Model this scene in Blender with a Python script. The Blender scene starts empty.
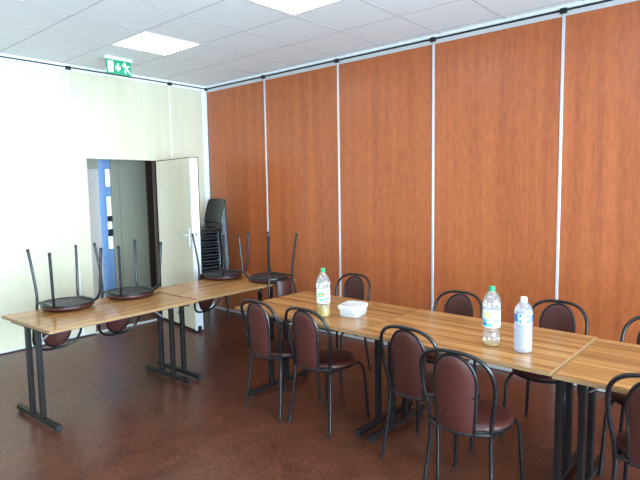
import bpy, bmesh, math, random
from mathutils import Vector, Matrix
random.seed(7)
SC = bpy.context.scene
COL = SC.collection

# ------------------------------------------------------------------ camera
CAM_POS = Vector((5.9175, -4.4819, 1.6140))
YAW, PITCH, ROLL, FPX = -0.72113, -0.09444, -0.01583, 534.2
fw = Vector((math.sin(YAW)*math.cos(PITCH), math.cos(YAW)*math.cos(PITCH), math.sin(PITCH)))
rt = fw.cross(Vector((0, 0, 1))).normalized()
up = rt.cross(fw)
r2 = rt*math.cos(ROLL) + up*math.sin(ROLL)
u2 = -rt*math.sin(ROLL) + up*math.cos(ROLL)
cd = bpy.data.cameras.new('camera')
cam = bpy.data.objects.new('camera', cd)
COL.objects.link(cam)
cam.matrix_world = Matrix(((r2.x, u2.x, -fw.x, CAM_POS.x), (r2.y, u2.y, -fw.y, CAM_POS.y),
                           (r2.z, u2.z, -fw.z, CAM_POS.z), (0, 0, 0, 1)))
cd.sensor_width = 36.0
cd.lens = FPX/640*36
cd.clip_start = 0.05
SC.camera = cam

# ------------------------------------------------------------------ world, daylight, exposure
SC.view_settings.view_transform = 'Standard'
SC.view_settings.look = 'None'
SC.view_settings.gamma = 1
SC.view_settings.use_curve_mapping = False
SC.view_settings.exposure = 0.0
w = bpy.data.worlds.new('sky')
SC.world = w
w.use_nodes = True
bg = w.node_tree.nodes['Background']
bg.inputs[0].default_value = (0.72, 0.88, 1.0, 1)
bg.inputs[1].default_value = 3.0

H = 2.964            # underside of the wall track
HC = 2.994           # ceiling
X1, Y1 = 8.1, -7.3   # far ends of the room

def area(name, loc, rot, sx, sy, power, color):
    l = bpy.data.lights.new(name, 'AREA')
    l.shape = 'RECTANGLE'; l.size = sx; l.size_y = sy
    l.energy = power; l.color = color
    o = bpy.data.objects.new(name, l)
    o.location = loc; o.rotation_euler = rot
    COL.objects.link(o)
    return o
# daylight just outside the three windows of the wall to the right of the camera
WIN = [(-6.9, -5.0), (-4.6, -2.7), (-2.3, -0.4)]
WZ = (0.3, 2.3)
WPOW = (850, 680, 360)
for i, (a, b) in enumerate(WIN):
    area('window_daylight', (X1+0.35, (a+b)/2, (WZ[0]+WZ[1])/2), (math.radians(90), 0, math.radians(90)), b-a, WZ[1]-WZ[0], WPOW[i], (0.64, 0.85, 1.0))
# daylight entering the small lobby behind the doorway
area('lobby_daylight', (-0.62, -2.75, 1.3), (math.radians(90), 0, 0), 0.9, 1.9, 28, (0.78, 0.92, 1.0))

# ------------------------------------------------------------------ mesh helpers
class MB:
    def __init__(s): s.v = []; s.f = []
    def box(s, x0, x1, y0, y1, z0, z1):
        b = len(s.v)
        s.v += [(x, y, z) for z in (z0, z1) for x, y in ((x0, y0), (x1, y0), (x1, y1), (x0, y1))]
        s.f += [tuple(b+i for i in q) for q in ((3, 2, 1, 0), (4, 5, 6, 7), (0, 1, 5, 4), (1, 2, 6, 5), (2, 3, 7, 6), (3, 0, 4, 7))]
        return s
    def prism(s, pts, t0, t1, mapf):
        """polygon pts (a,b) extruded from t0 to t1; mapf(a,b,t) -> xyz"""
        b = len(s.v); n = len(pts)
        s.v += [mapf(p[0], p[1], t0) for p in pts] + [mapf(p[0], p[1], t1) for p in pts]
        s.f.append(tuple(b+i for i in range(n))[::-1]); s.f.append(tuple(b+n+i for i in range(n)))
        for i in range(n):
            j = (i+1) % n
            s.f.append((b+i, b+j, b+n+j, b+n+i))
        return s
    def tube(s, path, r, n=8, caps=True):
        P = [Vector(p) for p in path]; b = len(s.v); m = len(P)
        t = (P[1]-P[0]).normalized()
        a = t.orthogonal().normalized()
        for i in range(m):
            d = (P[min(i+1, m-1)]-P[max(i-1, 0)])
            d.normalize()
            a = (a - d*a.dot(d)).normalized(); c = d.cross(a)
            rr = r[i] if isinstance(r, (list, tuple)) else r
            for k in range(n):
                th = 2*math.pi*k/n
                s.v.append(tuple(P[i]+(a*math.cos(th)+c*math.sin(th))*rr))
        for i in range(m-1):
            for k in range(n):
                k2 = (k+1) % n
                s.f.append((b+i*n+k, b+i*n+k2, b+(i+1)*n+k2, b+(i+1)*n+k))
        if caps:
            s.f.append(tuple(b+k for k in range(n))[::-1]); s.f.append(tuple(b+(m-1)*n+k for k in range(n)))
        return s
    def lathe(s, prof, n=24, cx=0, cy=0):
        b = len(s.v); m = len(prof)
        for r, z in prof:
            for k in range(n):
                th = 2*math.pi*k/n
                s.v.append((cx+r*math.cos(th), cy+r*math.sin(th), z))
        for i in range(m-1):
            for k in range(n):
                k2 = (k+1) % n
                s.f.append((b+i*n+k, b+i*n+k2, b+(i+1)*n+k2, b+(i+1)*n+k))
        s.f.append(tuple(b+k for k in range(n))[::-1]); s.f.append(tuple(b+(m-1)*n+k for k in range(n)))
        return s
    def grid(s, nu, nv, fn):
        b = len(s.v)
        for i in range(nu+1):
            for j in range(nv+1): s.v.append(fn(i/nu, j/nv))
        for i in range(nu):
            for j in range(nv):
                a = b+i*(nv+1)+j
                s.f.append((a, a+nv+1, a+nv+2, a+1))
        return s
    def build(s, name, mat, parent=None, smooth=False, bevel=0, seg=2, angle=40):
        me = bpy.data.meshes.new(name)
        me.from_pydata([tuple(v) for v in s.v], [], s.f)
        bm = bmesh.new(); bm.from_mesh(me)
        bmesh.ops.recalc_face_normals(bm, faces=bm.faces)
        if bevel:
            ed = [e for e in bm.edges if len(e.link_faces) == 2 and e.calc_face_angle(0) > math.radians(30)]
            bmesh.ops.bevel(bm, geom=ed, offset=bevel, segments=seg, affect='EDGES', profile=0.5, clamp_overlap=True)
        bm.to_mesh(me); bm.free()
        if smooth:
            me.shade_smooth()
            me.set_sharp_from_angle(angle=math.radians(angle))
        me.materials.append(mat)
        o = bpy.data.objects.new(name, me)
        COL.objects.link(o)
        if parent is not None: o.parent = parent
        return o

def smooth_path(pts, it=2, closed=False):
    P = [Vector(p) for p in pts]
    for _ in range(it):
        Q = [P[0]]
        for i in range(len(P)-1):
            Q.append(P[i]*0.75+P[i+1]*0.25); Q.append(P[i]*0.25+P[i+1]*0.75)
        Q.append(P[-1]); P = Q
    return P
def fillet(pts, rad, n=4):
    """polyline with rounded corners"""
    P = [Vector(p) for p in pts]; out = [P[0]]
    for i in range(1, len(P)-1):
        a, b, c = P[i-1], P[i], P[i+1]
        r = min(rad, (a-b).length*0.48, (c-b).length*0.48)
        p0 = b+(a-b).normalized()*r; p1 = b+(c-b).normalized()*r
        for k in range(n+1):
            t = k/n
            out.append(p0*(1-t)**2 + b*2*t*(1-t) + p1*t*t)
    out.append(P[-1]); return out

def empty(name, loc=(0, 0, 0), rz=0.0):
    o = bpy.data.objects.new(name, None)
    o.location = loc; o.rotation_euler = (0, 0, rz)
    o.empty_display_size = 0.1
    COL.objects.link(o)
    return o
def tag(o, label, cat, group=None):
    o['label'] = label; o['category'] = cat
    if group: o['group'] = group
    return o
def struct(o, label=None):
    o['kind'] = 'structure'
    if label: o['label'] = label
    return o
KIDS = {}
def copy_tree(o, parent=None):
    c = o.copy(); COL.objects.link(c); c.parent = parent
    for ch in [k for k in bpy.data.objects if k.parent is o]: copy_tree(ch, c)
    return c

# ------------------------------------------------------------------ materials
def new_mat(name):
    m = bpy.data.materials.new(name); m.use_nodes = True
    nt = m.node_tree
    return m, nt, nt.nodes['Principled BSDF']
def lin(r, g, b):
    f = lambda c: (c/255/12.92) if c/255 <= 0.04045 else ((c/255+0.055)/1.055)**2.4
    return (f(r), f(g), f(b), 1)
def plain(name, col, rough=0.5, metal=0.0, spec=0.5, var=0.06, scale=30, bump=0.0):
    """plain paint / plastic / metal with faint procedural unevenness"""
    m, nt, p = new_mat(name)
    N = nt.nodes.new
    tc = N('ShaderNodeNewGeometry'); no = N('ShaderNodeTexNoise'); no.inputs['Scale'].default_value = scale
    nt.links.new(tc.outputs['Position'], no.inputs['Vector'])
    rmp = N('ShaderNodeValToRGB')
    rmp.color_ramp.elements[0].position = 0.3; rmp.color_ramp.elements[1].position = 0.7
    rmp.color_ramp.elements[0].color = tuple(c*(1-var) for c in col[:3])+(1,)
    rmp.color_ramp.elements[1].color = tuple(min(1, c*(1+var)) for c in col[:3])+(1,)
    nt.links.new(no.outputs['Fac'], rmp.inputs['Fac'])
    nt.links.new(rmp.outputs['Color'], p.inputs['Base Color'])
    p.inputs['Roughness'].default_value = rough
    p.inputs['Metallic'].default_value = metal
    p.inputs['Specular IOR Level'].default_value = spec
    if bump:
        b = N('ShaderNodeBump'); b.inputs['Strength'].default_value = bump; b.inputs['Distance'].default_value = 0.002
        nt.links.new(no.outputs['Fac'], b.inputs['Height']); nt.links.new(b.outputs['Normal'], p.inputs['Normal'])
    return m
def wood(name, dark, light, scale, fine, rough=0.4, world=True, mid=None, lo=0.3, hi=0.7, spec=0.5, fmix=0.45):
    """two layers of stretched noise: broad streaks and fine grain"""
    m, nt, p = new_mat(name)
    N = nt.nodes.new; L = nt.links.new
    if world:
        src = N('ShaderNodeNewGeometry').outputs['Position']
    else:
        src = N('ShaderNodeTexCoord').outputs['Object']
        oi = N('ShaderNodeObjectInfo')
        ad = N('ShaderNodeVectorMath'); ad.operation = 'ADD'
        cmb = N('ShaderNodeVectorMath'); cmb.operation = 'SCALE'; cmb.inputs[0].default_value = (37, 53, 71)
        L(oi.outputs['Random'], cmb.inputs['Scale'])
        L(src, ad.inputs[0]); L(cmb.outputs[0], ad.inputs[1]); src = ad.outputs[0]
    outs = []
    for sc, det in ((scale, 3), (fine, 5)):
        mp = N('ShaderNodeMapping'); mp.inputs['Scale'].default_value = sc
        no = N('ShaderNodeTexNoise'); no.inputs['Scale'].default_value = 1.0; no.inputs['Detail'].default_value = det
        no.inputs['Roughness'].default_value = 0.6
        L(src, mp.inputs['Vector']); L(mp.outputs['Vector'], no.inputs['Vector']); outs.append(no.outputs['Fac'])
    mx = N('ShaderNodeMix'); mx.data_type = 'FLOAT'; mx.inputs['Factor'].default_value = fmix
    L(outs[0], mx.inputs['A']); L(outs[1], mx.inputs['B'])
    rmp = N('ShaderNodeValToRGB'); cr = rmp.color_ramp
    cr.elements[0].position = lo; cr.elements[0].color = dark
    cr.elements[1].position = hi; cr.elements[1].color = light
    if mid:
        e = cr.elements.new((lo+hi)/2); e.color = mid
    L(mx.outputs['Result'], rmp.inputs['Fac']); L(rmp.outputs['Color'], p.inputs['Base Color'])
    p.inputs['Roughness'].default_value = rough
    p.inputs['Specular IOR Level'].default_value = spec
    return m

M = {}
M['orange'] = wood('orange_cherry_laminate', lin(143, 70, 38), lin(189, 105, 59), (10, 10, 0.35), (42, 42, 8), rough=0.34, lo=0.3, hi=0.7, fmix=0.5)
M['cream'] = wood('cream_maple_laminate', lin(198, 190, 166), lin(212, 205, 184), (7, 7, 0.5), (60, 60, 2.0), rough=0.42, lo=0.3, hi=0.7)
M['table'] = wood('striped_walnut_laminate', lin(122, 82, 45), lin(192, 144, 90), (0.3, 17, 17), (2.0, 70, 70), rough=0.26, world=False, lo=0.36, hi=0.64, fmix=0.35, mid=lin(158, 111, 64))
M['olive'] = wood('olive_grey_panel', lin(132, 132, 116), lin(146, 146, 130), (6, 6, 0.5), (40, 40, 2), rough=0.5)
M['dark_brown'] = wood('dark_brown_panel', lin(42, 30, 24), lin(58, 42, 34), (6, 6, 0.5), (40, 40, 2), rough=0.5)
M['beige'] = plain('beige_grey_paint', lin(176, 166, 160), 0.6)
M['blue'] = plain('blue_frame_paint', lin(118, 148, 194), 0.35)
M['tube'] = plain('black_tube_lacquer', lin(15, 16, 21), 0.3, spec=0.5)
M['stackleg'] = plain('dull_black_tube', lin(30, 34, 44), 0.5)
M['rubber'] = plain('black_rubber', lin(18, 18, 20), 0.7)
M['vinyl'] = plain('oxblood_vinyl', lin(66, 28, 24), 0.4, var=0.14, scale=60, bump=0.15)
M['vinyl_board'] = plain('black_seat_board', lin(30, 28, 32), 0.5)
M['leg'] = plain('dark_table_steel', lin(27, 23, 24), 0.45, spec=0.25)
M['edge'] = plain('beige_edge_band', lin(142, 108, 72), 0.5)
M['underside'] = plain('brown_table_underside', lin(60, 46, 38), 0.7)
M['alu'] = plain('pale_aluminium', lin(202, 204, 208), 0.35, metal=0.25, var=0.03)
M['whitealu'] = plain('white_lacquered_aluminium', lin(226, 230, 234), 0.35, var=0.02)
M['black'] = plain('black_track', lin(14, 15, 20), 0.6)
M['plaster'] = plain('white_plaster', lin(214, 214, 210), 0.8, var=0.02, scale=8)
M['tile'] = plain('ceiling_tile_fibre', lin(226, 229, 233), 0.85, var=0.025, scale=90, bump=0.1)
M['tbar'] = plain('ceiling_tbar', lin(194, 190, 197), 0.6)
M['white'] = plain('white_plastic', lin(232, 234, 236), 0.4, var=0.02)
M['grey'] = plain('grey_metal', lin(150, 152, 158), 0.35, metal=0.5)
M['stackblack'] = plain('black_polypropylene', lin(22, 26, 32), 0.3, spec=0.6)
M['green'] = plain('green_plastic', lin(22, 150, 98), 0.35)
M['green_print'] = plain('green_print', lin(70, 190, 130), 0.4)
M['orange_print'] = plain('orange_print', lin(222, 120, 60), 0.4)
M['red_print'] = plain('red_print', lin(190, 70, 60), 0.4)
M['blue_print'] = plain('blue_print', lin(34, 88, 178), 0.4)
M['cyan_print'] = plain('light_blue_print', lin(120, 190, 235), 0.4)
M['yellow_print'] = plain('yellow_print', lin(238, 214, 120), 0.4)
M['label_white'] = plain('white_label_paper', lin(236, 238, 232), 0.45, var=0.02)

def floor_mat():
    m, nt, p = new_mat('mottled_red_brown_linoleum')
    N = nt.nodes.new; L = nt.links.new
    pos = N('ShaderNodeNewGeometry').outputs['Position']
    a = N('ShaderNodeTexNoise'); a.inputs['Scale'].default_value = 6; a.inputs['Detail'].default_value = 2; a.inputs['Roughness'].default_value = 0.55; a.inputs['Distortion'].default_value = 0.0
    b = N('ShaderNodeTexNoise'); b.inputs['Scale'].default_value = 38; b.inputs['Detail'].default_value = 1
    L(pos, a.inputs['Vector']); L(pos, b.inputs['Vector'])
    mx = N('ShaderNodeMix'); mx.data_type = 'FLOAT'; mx.inputs['Factor'].default_value = 0.6
    L(a.outputs['Fac'], mx.inputs['A']); L(b.outputs['Fac'], mx.inputs['B'])
    r = N('ShaderNodeValToRGB'); cr = r.color_ramp
    cr.elements[0].position = 0.34; cr.elements[0].color = lin(64, 34, 25)
    cr.elements[1].position = 0.66; cr.elements[1].color = lin(102, 58, 42)
    L(mx.outputs['Result'], r.inputs['Fac']); L(r.outputs['Color'], p.inputs['Base Color'])
    p.inputs['Specular IOR Level'].default_value = 0.4
    rr = N('ShaderNodeMapRange'); rr.inputs['To Min'].default_value = 0.28; rr.inputs['To Max'].default_value = 0.34
    L(a.outputs['Fac'], rr.inputs['Value']); L(rr.outputs['Result'], p.inputs['Roughness'])
    return m
M['floor'] = floor_mat()

def emit(name, col, strength):
    m, nt, p = new_mat(name)
    p.inputs['Base Color'].default_value = col
    p.inputs['Emission Color'].default_value = col
    p.inputs['Emission Strength'].default_value = strength
    return m
M['lamp'] = emit('lit_diffuser', (1.0, 0.98, 0.94, 1), 9.0)
M['sign_green'] = emit('backlit_green', lin(8, 132, 98), 0.3)
M['sign_white'] = emit('backlit_white', lin(215, 245, 232), 0.7)

def pane_mat(name, col, tint, gloss=0.05, fac=0.12, diffuse=0.0, dcol=(1, 1, 1, 1)):
    """clear thin plastic or glass: transparent with a Fresnel gloss, optionally a little milky"""
    m = bpy.data.materials.new(name); m.use_nodes = True
    nt = m.node_tree; nt.nodes.clear(); N = nt.nodes.new; L = nt.links.new
    out = N('ShaderNodeOutputMaterial')
    tr = N('ShaderNodeBsdfTransparent'); tr.inputs['Color'].default_value = tint
    gl = N('ShaderNodeBsdfGlossy'); gl.inputs['Roughness'].default_value = gloss; gl.inputs['Color'].default_value = col
    lw = N('ShaderNodeLayerWeight'); lw.inputs['Blend'].default_value = 0.35
    mr = N('ShaderNodeMapRange'); mr.inputs['To Min'].default_value = fac; mr.inputs['To Max'].default_value = 0.75
    L(lw.outputs['Fresnel'], mr.inputs['Value'])
    base = tr.outputs[0]
    if diffuse:
        df = N('ShaderNodeBsdfDiffuse'); df.inputs['Color'].default_value = dcol
        tl = N('ShaderNodeBsdfTranslucent'); tl.inputs['Color'].default_value = dcol
        ms = N('ShaderNodeMixShader'); ms.inputs[0].default_value = 0.5
        L(df.outputs[0], ms.inputs[1]); L(tl.outputs[0], ms.inputs[2])
        m2 = N('ShaderNodeMixShader'); m2.inputs[0].default_value = diffuse
        L(tr.outputs[0], m2.inputs[1]); L(ms.outputs[0], m2.inputs[2]); base = m2.outputs[0]
    mx = N('ShaderNodeMixShader')
    L(mr.outputs['Result'], mx.inputs[0]); L(base, mx.inputs[1]); L(gl.outputs[0], mx.inputs[2])
    L(mx.outputs[0], out.inputs['Surface'])
    return m
M['glass'] = pane_mat('window_glass', (1, 1, 1, 1), (0.97, 0.99, 0.99, 1), 0.02, 0.04)
M['pet'] = pane_mat('clear_bottle_plastic', (1, 1, 1, 1), (0.93, 0.95, 0.96, 1), 0.08, 0.10, 0.16, (0.9, 0.95, 1, 1))
M['water'] = pane_mat('water_painted_glow', (1, 1, 1, 1), (0.86, 0.94, 1.0, 1), 0.1, 0.06, 0.6, (0.9, 0.88, 0.97, 1))  # milky white mixed in to stand for window light refracted by clear water
M['juice'] = pane_mat('yellow_drink', (1, 1, 1, 1), (1.0, 0.85, 0.35, 1), 0.1, 0.04, 0.85, (1.0, 0.76, 0.10, 1))
M['milky'] = pane_mat('translucent_box_plastic', (1, 1, 1, 1), (0.95, 0.97, 0.98, 1), 0.2, 0.05, 0.97, (0.96, 0.97, 0.98, 1))

# ------------------------------------------------------------------ the setting
struct(MB().box(-2.0, X1+0.2, Y1-0.2, 0.25, -0.12, 0).build('floor', M['floor']), 'mottled red-brown linoleum floor')

# ceiling: structural slab, recessed T-bars, one object for each tile, lit panels in some cells
ceil = struct(MB().box(-2.0, X1+0.2, Y1-0.2, 0.25, HC+0.03, HC+0.12).build('ceiling', M['plaster']), 'suspended ceiling of white square tiles')
GX, GY, T = 1.0763, -1.9007, 0.6
tb = MB()
i0, i1 = -2, 12
j0, j1 = -9, 3
for i in range(i0, i1+1):
    x = GX+T*i
    if 0.005 < x < X1: tb.box(x-0.0075, x+0.0075, Y1, 0, HC-0.0015, HC+0.03)
for j in range(j0, j1+1):
    y = GY+T*j
    if Y1 < y < 0: tb.box(0, X1, y-0.0075, y+0.0075, HC-0.0017, HC+0.0305)
tb.build('tile_grid', M['tbar'], ceil)
tile_cache = {}
lamps = {(0, 0), (3, 0), (6, 0), (9, 0), (0, -4), (3, -4), (6, -4), (9, -4)}
lamp_spots = []
for i in range(i0, i1+1):
    for j in range(j0, j1+1):
        x0 = max(GX+T*i, 0.0); x1 = min(GX+T*(i+1), X1); y0 = max(GY+T*j, Y1); y1 = min(GY+T*(j+1), 0.0)
        if x1-x0 < 0.03 or y1-y0 < 0.03: continue
        if (i, j) in lamps: lamp_spots.append(((x0+x1)/2, (y0+y1)/2)); continue
        g = 0.0077
        key = (round(x1-x0, 3), round(y1-y0, 3))
        cx, cy = (x0+x1)/2, (y0+y1)/2
        if key not in tile_cache:
            hx, hy = key[0]/2-g, key[1]/2-g
            t = MB().box(-hx, hx, -hy, hy, 0, 0.015).build('ceiling_tile', M['tile'], ceil)
            tile_cache[key] = t
        else:
            t = tile_cache[key].copy(); COL.objects.link(t); t.parent = ceil
        t.location = (cx, cy, HC)
lab = {0: 'lit square ceiling panel above the open door and exit sign', 1: 'lit square ceiling panel above the row of striped tables'}
lamp_proto = None
for k, (x, y) in enumerate(lamp_spots):
    if lamp_proto is None:
        root = empty('ceiling_light')
        fr = MB()
        for a in ((-.295, .295, -.295, -.28), (-.295, .295, .28, .295), (-.295, -.28, -.28, .28), (.28, .295, -.28, .28)):
            fr.box(*a, -0.004, 0.02)
        fr.build('frame', M['whitealu'], root)
        MB().box(-.28, .28, -.28, .28, 0.0, 0.012).build('diffuser', M['lamp'], root)
        lamp_proto = root
    else: root = copy_tree(lamp_proto)
    root.location = (x, y, HC)
    if y > -2.2 and x < 2: l = 'lit square ceiling panel close to the exit sign'
    elif y > -2.2 and x < 4: l = 'lit square ceiling panel above the free end of the long table row'
    elif y > -2.2 and x < 6: l = 'lit square ceiling panel above the table with the water bottle'
    elif y > -2.2: l = 'lit square ceiling panel above the outer end of the lower empty table'
    else: l = 'lit square ceiling panel over the open floor, ' + ('beside cream partition', 'second from cream partition', 'third from cream partition', 'beside the windows')[int(x/1.8)]
    tag(root, l, 'ceiling light', 'lit panels set in the ceiling grid')

# orange sliding partition on the plane y = 0
wb = struct(MB().box(-0.12, X1+0.2, 0.07, 0.2, 0, HC+0.03).build('wall_back', M['plaster']), 'movable partition of cherry-orange laminate panels')
PW = 1.1327
seams = [PW*k for k in range(0, 8)]
PT = H-0.045
for k in range(len(seams)):
    a = seams[k]+(0.02 if k == 0 else 0.0115); b = min(seams[k]+PW-0.0115, X1)
    if b-a < 0.02: continue
    MB().box(a, b, 0.0, 0.07, 0.035, PT).build('panel', M['orange'], wb, bevel=0.002, seg=1)
    MB().box(a, b, -0.002, 0.07, PT, H-0.008).build('head_rail', M['alu'], wb)
    MB().box(a, b, -0.004, 0.07, 0.006, 0.035).build('bottom_rail', M['alu'], wb)
    if k > 0:
        MB().box(seams[k]-0.0115, seams[k]+0.0115, -0.006, 0.05, 0.006, H-0.008).build('seam_profile', M['alu'], wb, bevel=0.002, seg=1)
        MB().box(seams[k]-0.024, seams[k]+0.024, -0.026, 0.04, H-0.026, H+0.012).build('track_hanger', M['black'], wb)
MB().box(-0.0, X1, -0.003, 0.07, H-0.008, H+0.008).build('track_gap', M['black'], wb)
struct(MB().box(0, X1, -0.022, 0.07, H+0.008, HC+0.003).build('trim_1', M['whitealu']), 'white edge trim between ceiling and orange partition')

# cream partition on the plane x = 0, with the doorway
DY0, DY1, DH = -1.672, -0.80, 2.0
wl = struct(MB().box(-0.10, -0.03, Y1, -1.76, 0, HC+0.03).box(-0.10, -0.03, -0.70, 0.07, 0, HC+0.03).box(-0.10, -0.03, -1.76, -0.70, DH+0.06, HC+0.03)
            .build('wall_left', M['plaster']), 'movable partition of pale maple laminate panels with a doorway')
cs = [-7.3+0.0, -6.843+0.255, -5.588+0.255, -4.333, -3.078, -1.823, -0.568, -0.085]
CT = H-0.03
for k in range(len(cs)-1):
    a, b = cs[k]+0.006, cs[k+1]-0.006
    mb = MB()
    if abs(cs[k]+1.823) < 1e-6:
        mb.box(-0.03, 0, a, DY0, 0.03, CT); mb.box(-0.03, 0, DY1, b, 0.03, CT); mb.box(-0.03, 0, DY0, DY1, DH, CT)
        rails = ((a, DY0), (DY1, b))
    else:
        mb.box(-0.03, 0, a, b, 0.03, CT); rails = ((a, b),)
    mb.build('panel', M['cream'], wl)
    MB().box(-0.03, 0.001, a, b, CT, H-0.004).build('head_rail', M['whitealu'], wl)
    for (p, q) in rails:
        MB().box(-0.03, 0.003, p, q, 0.012, 0.03).build('bottom_rail', M['alu'], wl)
        MB().box(-0.03, 0.001, p, q, 0.0, 0.012).build('floor_seal', M['black'], wl)
    if k > 0:
        MB().box(-0.03, 0.0025, cs[k]-0.006, cs[k]+0.006, 0.012, H-0.004).build('seam_profile', M['whitealu'], wl)
        MB().box(-0.03, 0.026, cs[k]-0.026, cs[k]+0.026, H-0.026, H+0.012).build('track_hanger', M['black'], wl)
MB().box(-0.03, 0.006, -0.085, 0.0, 0.0, H-0.004).build('corner_profile', M['whitealu'], wl, bevel=0.002, seg=1)
MB().box(-0.03, 0.003, Y1, 0, H-0.004, H+0.008).build('track_gap', M['black'], wl)
MB().box(-0.01, 0.026, -0.034, 0.0, H-0.024, H+0.012).build('track_hanger', M['black'], wl)
# jamb linings of the opening
MB().box(-0.10, -0.001, DY0-0.02, DY0, 0, DH).build('jamb', M['whitealu'], wl)
MB().box(-0.10, -0.001, DY1, DY1+0.02, 0, DH).build('jamb', M['dark_brown'], wl)
MB().box(-0.10, -0.001, DY0, DY1, DH, DH+0.02).build('head_jamb', M['whitealu'], wl)
struct(MB().box(0, 0.022, Y1, -0.022, H+0.008, HC+0.003).build('trim_2', M['whitealu']), 'white edge trim between ceiling and cream partition')
struct(MB().box(-0.07, -0.005, DY0, DY1, 0, 0.012).build('trim_3', M['alu'], None, bevel=0.003), 'pale metal threshold strip in the doorway')

# open door leaf
leaf_ang = math.atan2(-0.92-DY1, 0.872)
d1 = struct(empty('door_1', (0.004, DY1+0.002, 0), leaf_ang), 'pale laminate door leaf standing open into the room')
LW = 0.878
MB().box(0.0, LW-0.02, 0.0, 0.10, 0.03, DH-0.012).build('door_leaf', M['cream'], d1, bevel=0.002, seg=1)
MB().box(LW-0.02, LW, -0.001, 0.092, 0.02, DH-0.012).build('edge_profile', M['whitealu'], d1)
MB().box(LW-0.02, LW+0.002, 0.092, 0.101, 0.02, DH-0.012).build('edge_seal', M['black'], d1)
MB().box(0.0, LW, 0.004, 0.1, DH-0.012, DH-0.003).build('top_seal', M['black'], d1)
MB().box(0.0, LW-0.005, 0.008, 0.092, 0.004, 0.03).build('bottom_seal', M['black'], d1)
MB().box(LW-0.005, LW+0.003, 0.022, 0.07, 0.01, 0.07).build('bottom_lock', M['black'], d1)
MB().lathe([(0.011, -0.002), (0.011, 0.003)], 14).build('edge_lock', M['black'], d1)
bpy.data.objects['edge_lock'].rotation_euler = (0, math.radians(90), 0)
bpy.data.objects['edge_lock'].location = (LW+0.0005, 0.045, 1.13)
hd = MB().box(LW-0.11, LW-0.065, -0.008, 0.0, 0.98, 1.2).build('handle_plate', M['alu'], d1, bevel=0.004)
MB().tube(fillet([(LW-0.088, -0.006, 1.12), (LW-0.088, -0.045, 1.12), (LW-0.135, -0.045, 1.12)], 0.02), 0.009, 10).build('lever', M['alu'], hd, smooth=True)

# little lobby behind the doorway
lx = -1.0
lob = struct(empty('wall_lobby'), 'back wall of the small lobby seen through the doorway')
def yat(px):  # y on the plane x = lx for a picture column (table of ray hits)
    return -0.947+(px-107)*(0.759/50)
MB().box(lx-0.06, lx, -3.0, yat(100), 0, 1.93).build('side_panel', M['beige'], lob)
MB().box(lx-0.06, lx+0.02, -3.0, yat(100), 1.932, 2.25).build('head_panel', M['olive'], lob)
MB().box(lx-0.05, lx+0.03, yat(100), yat(103.4), 0, 2.25).build('blue_post', M['blue'], lob)
MB().box(lx-0.09, lx-0.01, yat(103.4), yat(107), 0, 2.25).build('blue_post', M['blue'], lob)
MB().box(lx-0.05, lx, yat(112), yat(119), 0, 2.25).build('olive_panel', M['olive'], lob)
MB().box(lx-0.05, lx, yat(119)+0.005, yat(146), 0, 2.25).build('olive_panel', M['olive'], lob)
MB().box(lx-0.05, lx-0.02, yat(118.5), yat(120), 0, 2.25).build('joint_strip', M['alu'], lob)
MB().box(lx-0.05, lx+0.02, yat(146)+0.002, 0.25, 0, 2.25).build('painted_shade_panel', M['dark_brown'], lob)  # dark brown stands in for shade on this end of the olive wall
for z0, z1, m in ((0, 0.85, 'blue'), (1.02, 1.12, 'black'), (1.22, 1.3, 'black'), (1.56, 1.7, 'blue'), (1.93, 2.06, 'blue')):
    MB().box(lx-0.06, lx-0.03, yat(107), yat(112), z0, z1).build('glazing_bar', M[m], lob)
MB().box(lx-0.048, lx-0.042, yat(107), yat(112), 0.85, 2.25).build('glass_pane', M['glass'], lob)
struct(MB().box(-2.0, -0.1, -3.0, 0.25, 2.3, 2.36).build('ceiling_lobby', M['plaster']), 'low ceiling of the small lobby')
struct(MB().box(-1.0, -0.1, 0.07, 0.2, 0, 2.3).build('wall_lobby_side', M['dark_brown']), 'dark end wall of the small lobby')

# walls behind and beside the camera, with the windows that light the room
wf = MB()
ys = [Y1]+[v for ab in WIN for v in ab]+[0.07]
for k in range(0, len(ys), 2): wf.box(X1, X1+0.2, ys[k], ys[k+1], 0, HC+0.03)
for a, b in WIN:
    wf.box(X1, X1+0.2, a, b, 0, WZ[0]); wf.box(X1, X1+0.2, a, b, WZ[1], HC+0.03)
struct(wf.build('wall_right', M['plaster']), 'white plaster wall with three windows')
struct(MB().box(-0.1, X1+0.2, Y1-0.2, Y1, 0, HC+0.03).build('wall_front', M['plaster']), 'plain white plaster wall')
for n, (a, b) in enumerate(WIN):
    wn = struct(empty('window_%d' % (n+1), (X1+0.1, (a+b)/2, WZ[0]), math.radians(90)), 'two-light window with white frame')
    hw = (b-a)/2; hh = WZ[1]-WZ[0]
    f = MB().box(-hw, -hw+.06, -.03, .03, 0, hh).box(hw-.06, hw, -.03, .03, 0, hh).box(-.04, .04, -.03, .03, .06, hh-.06)
    f.box(-hw+.06, hw-.06, -.03, .03, 0, .06).box(-hw+.06, hw-.06, -.03, .03, hh-.06, hh)
    f.build('window_frame', M['whitealu'], wn)
    for s in (-1, 1):
        x0, x1 = sorted((s*.04, s*(hw-.06)))
        MB().box(x0, x1, -.003, .003, .06, hh-.06).build('pane', M['glass'], wn)

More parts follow.
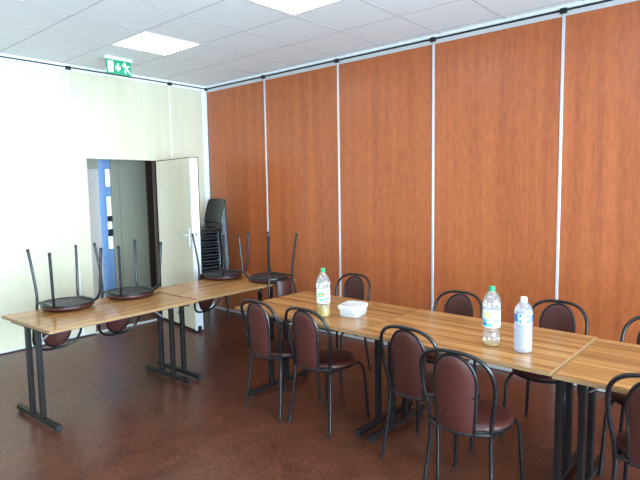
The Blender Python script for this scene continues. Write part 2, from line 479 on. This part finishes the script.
# ------------------------------------------------------------------ tables
TZ = 0.73
def make_table(L=1.2, W=0.79):
    t = empty('folding_table')
    hl, hw = L/2, W/2
    top = MB().box(-hl+.004, hl-.004, -hw+.004, hw-.004, TZ-0.019, TZ).build('tabletop', M['table'], t)
    e = MB()
    e.box(-hl, -hl+.004, -hw, hw, TZ-0.020, TZ-.0008); e.box(hl-.004, hl, -hw, hw, TZ-0.020, TZ-.0008)
    e.box(-hl+.004, hl-.004, -hw, -hw+.004, TZ-0.020, TZ-.0008); e.box(-hl+.004, hl-.004, hw-.004, hw, TZ-0.020, TZ-.0008)
    e.build('edge_band', M['edge'], top)
    for s in (-1, 1):
        MB().box(-hl+.15, hl-.15, s*0.25-.015, s*0.25+.015, TZ-0.055, TZ-0.019).build('side_rail', M['leg'], t)
    for s in (-1, 1):
        x = s*(hl-0.055)
        MB().box(x-.02, x+.02, -0.33, 0.33, TZ-0.05, TZ-0.019).build('top_bar', M['leg'], t, bevel=.004)
        for q in (-1, 1):
            MB().box(x-.016, x+.016, q*0.085-.02, q*0.085+.02, 0.05, TZ-0.05).build('leg', M['leg'], t, bevel=.004)
        ft = MB().box(x-.019, x+.019, -0.32, 0.32, 0.02, 0.052).build('foot', M['leg'], t, bevel=.005)
        for q in (-1, 1):
            MB().lathe([(0.017, 0.0), (0.017, 0.012), (0.008, 0.014), (0.008, 0.022)], 12, x, q*0.295).build('glide', M['rubber'], ft, smooth=True)
            MB().box(x-.0195, x+.0195, q*0.321-.004, q*0.321+.004, 0.02, 0.052).build('end_cap', M['rubber'], ft)
        MB().tube([(x-s*.01, 0, TZ-0.19), (x-s*.19, 0, TZ-0.05)], 0.007, 6).build('folding_brace', M['grey'], t, smooth=True)
    return t
proto_table = make_table()
def table(x, y, rz, dz, label, L=1.2, W=0.79):
    global proto_table
    t = proto_table if not table.used else copy_tree(proto_table)
    table.used = True
    t.location = (x, y, 0); t.rotation_euler = (0, 0, rz)
    t.scale = (L/1.2, W/0.79, (TZ+dz)/TZ)
    tag(t, label, 'table', 'striped folding tables')
    return t
table.used = False
table(3.352, -1.502, math.radians(-0.5), 0, 'striped wood folding table at the free end of the long row, holding white box', 1.168)
table(4.526, -1.522, math.radians(-0.4), 0.004, 'striped wood folding table in the row carrying the clear water bottle', 1.168)
table(5.714, -1.52, math.radians(-0.4), -0.008, 'striped wood folding table, slightly lower, empty top, next to the water bottle table')
table(1.945, -2.515, math.radians(92.5), -0.006, 'striped wood folding table by cream wall with two upturned chairs, before the open door', 1.2, 0.76)
table(1.885, -1.300, math.radians(91.2), -0.004, 'striped wood folding table with two upturned chairs, reaching towards orange partition', 1.2, 0.76)

# ------------------------------------------------------------------ bistro chairs
SZ = 0.465   # seat top
def make_chair():
    c = empty('bistro_chair')       # origin on the floor under the seat centre, front towards +y
    R = 0.195
    prof = [(0.0005, SZ), (0.09, SZ-.001), (0.15, SZ-.005), (0.178, SZ-.011), (0.191, SZ-.021), (0.194, SZ-.031), (0.190, SZ-.038), (0.0005, SZ-.038)]
    MB().lathe(prof, 32, 0, 0).build('seat', M['vinyl'], c, smooth=True, angle=50)
    MB().lathe([(0.0005, SZ-.038), (0.183, SZ-.038), (0.183, SZ-.047), (0.0005, SZ-.047)], 32).build('seat_board', M['vinyl_board'], c, smooth=True)
    ring = [(math.cos(a)*0.186, math.sin(a)*0.186, SZ-.044) for a in [2*math.pi*k/32 for k in range(33)]]
    MB().tube(ring, 0.0095, 8, caps=False).build('seat_ring', M['tube'], c, smooth=True)
    tr = 0.0105
    # outer arch: up one side, over, down the other
    zb = 0.425
    hw = 0.190
    sw = 0.160      # the tube draws in at seat level and flares to the feet
    ease = lambda t: t*t*(3-2*t)
    pts = []
    zs = 0.665; ht = 0.848
    for k in range(0, 5):
        z = zb+(zs-zb)*k/4; pts.append((-(sw+(hw-sw)*ease(k/4)), -0.178-0.029*ease(k/4), z))
    for k in range(1, 24):
        a = math.pi*k/24
        ca, sa = math.cos(a), math.sin(a)
        ex = 0.72
        xx = -hw*math.copysign(abs(ca)**ex, ca); zz = zs+(ht-zs-tr)*abs(sa)**ex
        pts.append((xx, -0.207-0.055*(zz-zs)/(ht-zs)-0.012*(1-(xx/hw)**2), zz))
    for k in range(4, -1, -1):
        z = zb+(zs-zb)*k/4; pts.append((sw+(hw-sw)*ease(k/4), -0.178-0.029*ease(k/4), z))
    MB().tube(pts, tr, 10).build('back_frame', M['tube'], c, smooth=True)
    for s in (-1, 1):
        leg = MB().tube(smooth_path([(s*sw, -0.178, zb), (s*(sw-.002), -0.175, 0.36), (s*(sw+.010), -0.190, 0.2), (s*0.186, -0.220, 0.01)]), tr, 10).build('leg', M['tube'], c, smooth=True)
        MB().lathe([(0.0105, 0.0), (0.0118, 0.004), (0.0118, 0.02), (0.0108, 0.024)], 10, s*0.186, -0.220).build('foot_cap', M['rubber'], leg, smooth=True)
        fp = fillet([(s*sw, -0.170, zb-.006), (s*0.155, -0.06, zb-.012), (s*0.160, 0.135, zb-.012), (s*0.176, 0.172, 0.36), (s*0.192, 0.195, 0.01)], 0.05, 6)
        leg = MB().tube(fp, tr, 10).build('leg', M['tube'], c, smooth=True)
        MB().lathe([(0.0105, 0.0), (0.0118, 0.004), (0.0118, 0.02), (0.0108, 0.024)], 10, s*0.192, 0.195).build('foot_cap', M['rubber'], leg, smooth=True)
    # curved rear cross bar
    MB().tube([(sw*t, -0.180-0.058*(1-t*t), zb+.008-0.004*(1-t*t)) for t in [k/8-1 for k in range(17)]], 0.009, 8).build('cross_bar', M['tube'], c, smooth=True)
    # inner hoop and padded back
    iw = 0.110; zi = 0.685; it = 0.822
    def bow(x, z):
        return -0.236-0.005*max(0, (z-zb))/.4-0.03*(z-zb)/.4*0.9+0.028*(x/iw)**2*0.8
    half = []
    for k in range(0, 6): half.append((-iw*(0.86+0.14*k/5), zb+(zi-zb)*k/5))
    for k in range(1, 18):
        a = math.pi*k/18
        half.append((-iw*math.cos(a), zi+(it-zi)*math.sin(a)))
    for k in range(5, -1, -1): half.append((iw*(0.86+0.14*k/5), zb+(zi-zb)*k/5))
    MB().tube([(x, bow(x, z), z) for x, z in half], 0.008, 8).build('back_hoop', M['tube'], c, smooth=True)
    inner = [(x*0.95, z-(0.006 if z > zi else 0)) for x, z in half]
    pad = MB()
    n = len(inner)//2
    rows = []
    left = inner[:n+1]
    for lx_, lz in left: rows.append((abs(lx_), lz))
    nu = 8
    for side, off in ((-1, 0.013), (1, 0.011)):
        def fn(u, v, side=side, off=off):
            k = u*(len(rows)-1); i = min(int(k), len(rows)-2); f = k-i
            wv = rows[i][0]*(1-f)+rows[i+1][0]*f; z = rows[i][1]*(1-f)+rows[i+1][1]*f
            x = wv*(2*v-1)
            puff = (1-(2*v-1)**4)*min(1, (len(rows)-1-k)/4, (k+.6)/2)
            return (x, bow(x, z)+side*(0.003+off*0.75*puff), z+0.012*(1 if u < .01 else 0))
        pad.grid(len(rows)-1, nu, fn)
    pad.build('backrest', M['vinyl'], c, smooth=True, angle=60)
    for s in (-1, 1):
        for z in (0.47, 0.62):
            MB().tube([(s*0.1, bow(0.1, z)-0.016, z), (s*0.1, bow(0.1, z)-0.006, z)], 0.004, 8).build('rivet', M['leg'], c, smooth=True)
    return c
chair_proto = make_chair()
chair_used = [False]
def chair(x, y, rz, label, group, flip=None):
    c = chair_proto if not chair_used[0] else copy_tree(chair_proto)
    chair_used[0] = True
    if flip is None:
        c.location = (x, y, 0); c.rotation_euler = (0, 0, rz)
    else:
        c.location = (x, y, flip+SZ); c.rotation_euler = (math.pi, 0, rz)
    tag(c, label, 'chair', group)
    return c
D = math.radians
G1 = 'bistro chairs along the room side of the table row'
G2 = 'bistro chairs between the table row and orange partition'
G3 = 'upturned bistro chairs on the tables'
chair(3.115, -1.735, D(-1), 'oxblood bistro chair on the room side at the free end of the table row', G1)
chair(3.55, -1.715, D(0), 'oxblood bistro chair on the room side of the table with white box', G1)
chair(4.335, -1.712, D(0), 'oxblood bistro chair pushed in on the room side where two tables of the row meet', G1)
chair(4.738, -1.945, D(2), 'oxblood bistro chair pulled out from the table that carries the water bottle', G1)
chair(5.555, -1.76, D(0), 'oxblood bistro chair on the room side of the lower empty table', G1)
chair(2.975, -0.915, D(180), 'oxblood bistro chair between orange partition and the table with white box', G2)
chair(4.11, -1.115, D(180), 'oxblood bistro chair tucked in behind the table joint, next to orange partition', G2)
chair(4.785, -1.03, D(180), 'oxblood bistro chair behind the water bottle, next to orange partition', G2)
chair(5.39, -1.13, D(180), 'oxblood bistro chair between orange partition and the lower empty table', G2)
TA, TB = TZ-0.006, TZ-0.004
# upside-down: with rotation_euler.x = pi the chair's front (+y) points to -y before rz
chair(1.72, -2.70, D(90), 'upturned bistro chair on the free end of the table by cream wall', G3, TA)
chair(1.70, -2.16, D(90), 'upturned bistro chair on the table by cream wall, in front of the open doorway', G3, TA)
chair(1.60, -1.08, D(100), 'upturned bistro chair on the table in front of the stacked black chairs', G3, TB)
chair(2.10, -0.92, D(-90), 'upturned bistro chair whose back hangs over the room-side table edge', G3, TB)

# ------------------------------------------------------------------ stack of black chairs in the corner
def make_stacker():
    c = empty('stacking_chair')      # front towards +y
    def seat(u, v):
        x = (u-.5)*0.40; y = (v-.5)*0.40
        return (x, y, 0.445+0.012*(2*u-1)**2-0.02*max(0, (v-.75)/.25)**2+0.02*max(0, (.2-v)/.2)**2)
    s = MB().grid(8, 10, seat)
    s.grid(8, 10, lambda u, v: (seat(u, v)[0], seat(u, v)[1], seat(u, v)[2]-0.022))
    o = s.build('seat', M['stackblack'], c, smooth=True)
    loop = [seat(u/8, 0) for u in range(9)]+[seat(1, v/10) for v in range(1, 11)]+[seat(1-u/8, 1) for u in range(1, 9)]+[seat(0, 1-v/10) for v in range(1, 11)]
    MB().tube([(p[0], p[1], p[2]-0.011) for p in loop], 0.0115, 6, caps=False).build('seat_rim', M['stackblack'], c, smooth=True)
    def back(u, v, off):
        x = (u-.5)*0.43; e = 1-0.10*max(0, (v-.7)/.3)**2
        return (x*e, -0.215-0.07*v-0.03*(1-(2*u-1)**2)+off, 0.53+0.28*v-0.012*(2*u-1)**4)
    b = MB().grid(10, 8, lambda u, v: back(u, v, 0.009)); b.grid(10, 8, lambda u, v: back(u, v, -0.009))
    b.build('backrest', M['stackblack'], c, smooth=True)
    loop = [back(u/10, 0, 0) for u in range(11)]+[back(1, v/8, 0) for v in range(1, 9)]+[back(1-u/10, 1, 0) for u in range(1, 11)]+[back(0, 1-v/8, 0) for v in range(1, 9)]
    MB().tube(loop, 0.0095, 6, caps=False).build('back_rim', M['stackblack'], c, smooth=True)
    for sx in (-1, 1):
        MB().tube(fillet([(sx*0.215, -0.27, 0.70), (sx*0.215, -0.215, 0.46), (sx*0.235, -0.19, 0.40), (sx*0.25, -0.23, 0.0)], 0.05), 0.0095, 8).build('leg', M['stackleg'], c, smooth=True)
        MB().tube(fillet([(sx*0.235, -0.18, 0.415), (sx*0.225, 0.17, 0.415), (sx*0.25, 0.215, 0.0)], 0.06), 0.0095, 8).build('leg', M['stackleg'], c, smooth=True)
    return c
st = make_stacker()
ordn = ['lowest', 'second from the floor', 'third from the floor', 'fourth from the floor', 'fifth from the floor', 'sixth from the floor', 'fourth from the top', 'third from the top', 'second from the top', 'topmost']
for k in range(10):
    c = st if k == 0 else copy_tree(st)
    c.location = (0.40+0.002*k, -0.475-0.005*k, 0.078*k)
    c.rotation_euler = (0, 0, D(172))
    tag(c, 'black stacking chair, %s in the stack behind the open door' % ordn[k], 'chair', 'stacked black chairs in the corner')

# ------------------------------------------------------------------ exit sign under the ceiling
es = empty('exit_sign', (0.652, -1.592, HC), D(90+2))       # local x along the sign, -y faces the room's +x side
MB().box(-0.15, 0.15, -0.022, 0.022, -0.028, 0.0).build('housing', M['white'], es, bevel=0.004)
pl = MB().box(-0.138, 0.138, -0.005, 0.005, -0.168, -0.028).build('sign_panel', M['sign_green'], es)
def flat(name, polys):
    m = MB()
    for pg in polys: m.prism(pg, -0.0072, -0.005, lambda a, b, t: (a, t, b))
    return m.build(name, M['sign_white'], pl)
zc = -0.098
flat('door_symbol', [[(-.118, zc-.055), (-.062, zc-.055), (-.062, zc+.055), (-.118, zc+.055)]])
flat('arrow_symbol', [[(-.018, zc+.038), (-.018, zc-.005), (-.036, zc+.012), (-.036, zc-.012), (-.008, zc-.042), (.020, zc-.012), (.020, zc+.012), (.002, zc-.005), (.002, zc+.038)]])
def seg(a, b, w1, w2):
    a, b = Vector(a), Vector(b); d = (b-a).normalized(); nn = Vector((-d.y, d.x))
    return [tuple(a+nn*w1), tuple(a-nn*w1), tuple(b-nn*w2), tuple(b+nn*w2)]
hx = 0.085
flat('running_man_symbol', [
    [(hx-.018+.013*math.cos(t*math.pi/5), zc+.044+.013*math.sin(t*math.pi/5)) for t in range(10)],
    seg((hx-.01, zc+.028), (hx+.004, zc-.012), .013, .011),
    seg((hx+.002, zc-.006), (hx-.018, zc-.028), .009, .007), seg((hx-.018, zc-.028), (hx-.004, zc-.054), .007, .005),
    seg((hx+.004, zc-.01), (hx+.026, zc-.026), .009, .007), seg((hx+.026, zc-.026), (hx+.042, zc-.05), .007, .005),
    seg((hx-.012, zc+.026), (hx-.036, zc+.016), .006, .005), seg((hx-.036, zc+.016), (hx-.046, zc+.032), .005, .004),
    seg((hx-.004, zc+.026), (hx+.022, zc+.016), .006, .005), seg((hx+.022, zc+.016), (hx+.038, zc+.028), .005, .004)])
MB().box(-0.144, -0.138, -0.006, 0.006, -0.168, -0.028).build('panel_edge', M['glass'], es)
tag(es, 'green emergency exit sign with running figure and down arrow hanging from ceiling', 'exit sign')

# ------------------------------------------------------------------ bottles and food box
def patch(r, a0, a1, z0, z1, n=10, skew=0.0):
    m = MB()
    def fn(u, v, rr):
        a = a0+(a1-a0)*u
        return (rr*math.cos(a), rr*math.sin(a), z0+(z1-z0)*v+skew*u)
    m.grid(n, 1, lambda u, v: fn(u, v, r)); return m
def bottle(name, x, y, z, prof, label, capmat, liquid, labrange, prints, labr):
    b = empty(name, (x, y, z))
    b.rotation_euler.z = math.atan2(CAM_POS.y-y, CAM_POS.x-x)      # printed face (+x) towards the room
    b.scale = (1.1, 1.1, 1.0)
    body = MB().lathe(prof, 28).build('bottle_wall', M['pet'], b, smooth=True, angle=60)
    ht = prof[-1][1]
    cp = MB().lathe([(0.0145, ht-.012), (0.0152, ht-.010), (0.0152, ht+.006), (0.014, ht+.009)], 20).build('cap', capmat, b, smooth=True, angle=35)
    MB().lathe([(0.0165, ht-.016), (0.0165, ht-.0125)], 20).build('neck_ring', capmat, cp, smooth=True, angle=35)
    if liquid:
        lm, lev = liquid
        pr = [(max(r-0.0022, 0.0005), zz) for r, zz in prof if zz < lev]
        def rad(zv):
            for (ra, za), (rb, zb_) in zip(prof, prof[1:]):
                if za <= zv <= zb_ and zb_ > za: return ra+(rb-ra)*(zv-za)/(zb_-za)
            return prof[0][0]
        pr = [(r, max(zz, 0.003)) for r, zz in pr]+[(rad(lev)-0.0022, lev)]
        MB().lathe(pr, 28).build('drink', lm, b, smooth=True, angle=60)
    z0, z1 = labrange
    lb = MB().lathe([(labr, z0), (labr, z1)], 32)
    lb.f = lb.f[:-2]
    lo = lb.build('label', M['label_white'], b, smooth=True)
    for k, (nm, mt, a0, a1, za, zb_, sk) in enumerate(prints):
        patch(labr+0.0006+0.0002*(k % 3), a0, a1, z0+(z1-z0)*za, z0+(z1-z0)*zb_, skew=(z1-z0)*sk).build(nm, M[mt], lo, smooth=True)
    tag(b, label, 'bottle', 'plastic bottles on the table row')
    return b
def ribbed(base, waist_r=0):
    return base
soda = [(0.026, 0.0), (0.037, 0.002), (0.0425, 0.010), (0.043, 0.03), (0.0415, 0.055), (0.0425, 0.075), (0.0405, 0.085), (0.0415, 0.092), (0.0425, 0.10), (0.0425, 0.20),
        (0.0440, 0.208), (0.0455, 0.225), (0.0440, 0.245), (0.038, 0.268), (0.0285, 0.290), (0.0185, 0.305), (0.0138, 0.312), (0.0138, 0.330)]
bottle('soda_bottle', 3.505, -1.712, TZ+.0005, soda, 'orange drink bottle with green cap beside the white food box', M['green'], (M['juice'], 0.072), (0.10, 0.20),
       [('green_lettering', 'green_print', -.75, .15, .40, .72, .10), ('fruit_print', 'orange_print', -.55, -.05, .52, .60, .06), ('red_lettering', 'red_print', -.2, .3, .55, .66, .04),
        ('green_band', 'green_print', -.6, .9, .16, .30, .12), ('leaf_print', 'green_print', .55, .95, .28, .40, .02)], 0.0432)
soda2 = [(0.026, 0.0), (0.037, 0.002), (0.041, 0.010), (0.043, 0.03), (0.043, 0.055), (0.0405, 0.075), (0.039, 0.09), (0.0405, 0.10), (0.0425, 0.11), (0.0425, 0.205),
         (0.0440, 0.212), (0.0455, 0.228), (0.0440, 0.248), (0.038, 0.270), (0.0285, 0.290), (0.0185, 0.303), (0.0138, 0.309), (0.0138, 0.323)]
bottle('lemonade_bottle', 4.705, -1.668, TZ+.0045, soda2, 'nearly empty bottle with green cap and blue-white label beside the water bottle', M['green'], (M['juice'], 0.014), (0.108, 0.205),
       [('blue_print', 'cyan_print', -1.3, .1, .06, .30, -.04), ('blue_swirl', 'cyan_print', -1.3, -.5, .22, .48, .0), ('deep_blue_print', 'blue_print', -1.1, -.6, .14, .26, -.02),
        ('yellow_print', 'yellow_print', -.75, -.1, .62, .86, .0), ('pale_lettering', 'cyan_print', .2, .7, .35, .5, .0)], 0.0432)
wat = [(0.028, 0.0), (0.038, 0.002), (0.0425, 0.008), (0.043, 0.02)]
for k in range(8):
    z = 0.026+k*0.0165
    wat += [(0.0432, z), (0.0432, z+0.009), (0.0418, z+0.0125)]
wat += [(0.0432, 0.158), (0.0405, 0.163), (0.0405, 0.209), (0.0432, 0.214), (0.0425, 0.226), (0.037, 0.242), (0.027, 0.258), (0.0175, 0.269), (0.0145, 0.274), (0.0145, 0.286)]
bottle('water_bottle', 4.884, -1.676, TZ+.0045, wat, 'ribbed clear water bottle with white cap and blue band label', M['white'], (M['water'], 0.222), (0.162, 0.210),
       [('blue_band', 'blue_print', -1.6, 1.6, .06, .94, .0), ('light_blue_band', 'cyan_print', -.72, -.42, .08, .92, .0), ('light_blue_band', 'cyan_print', .62, 1.0, .08, .92, .0),
        ('white_emblem', 'label_white', -.48, .58, .34, .68, .0), ('white_emblem', 'label_white', -.24, .34, .16, .86, .0)], 0.0415)

# white food box with lid, corners rounded
def rrect(hx_, hy_, r, n=5):
    out = []
    for (sx, sy, a0) in ((1, 1, 0), (-1, 1, 90), (-1, -1, 180), (1, -1, 270)):
        for k in range(n+1):
            a = D(a0+90*k/n); out.append((sx*(hx_-r)+r*math.cos(a), sy*(hy_-r)+r*math.sin(a)))
    return out
def loft(levels):
    m = MB(); n = None
    for hx_, hy_, r, z in levels:
        pts = rrect(hx_, hy_, r); n = len(pts); m.v += [(a, b, z) for a, b in pts]
    for i in range(len(levels)-1):
        for k in range(n):
            k2 = (k+1) % n; m.f.append((i*n+k, i*n+k2, (i+1)*n+k2, (i+1)*n+k))
    m.f.append(tuple(range(n))[::-1]); m.f.append(tuple((len(levels)-1)*n+k for k in range(n)))
    return m
fb = empty('food_box', (3.645, -1.555, TZ+.0005), D(14))
loft([(.068, .082, .03, 0), (.073, .087, .032, .006), (.080, .094, .034, .060)]).build('container', M['milky'], fb, smooth=True, angle=35)
loft([(.085, .099, .036, .056), (.086, .100, .037, .061), (.085, .099, .036, .072), (.079, .093, .033, .079), (.073, .087, .03, .080), (.069, .083, .028, .077)]).build('lid', M['milky'], fb, smooth=True, angle=35)
tag(fb, 'white translucent plastic food box with lid on the striped table', 'food box')
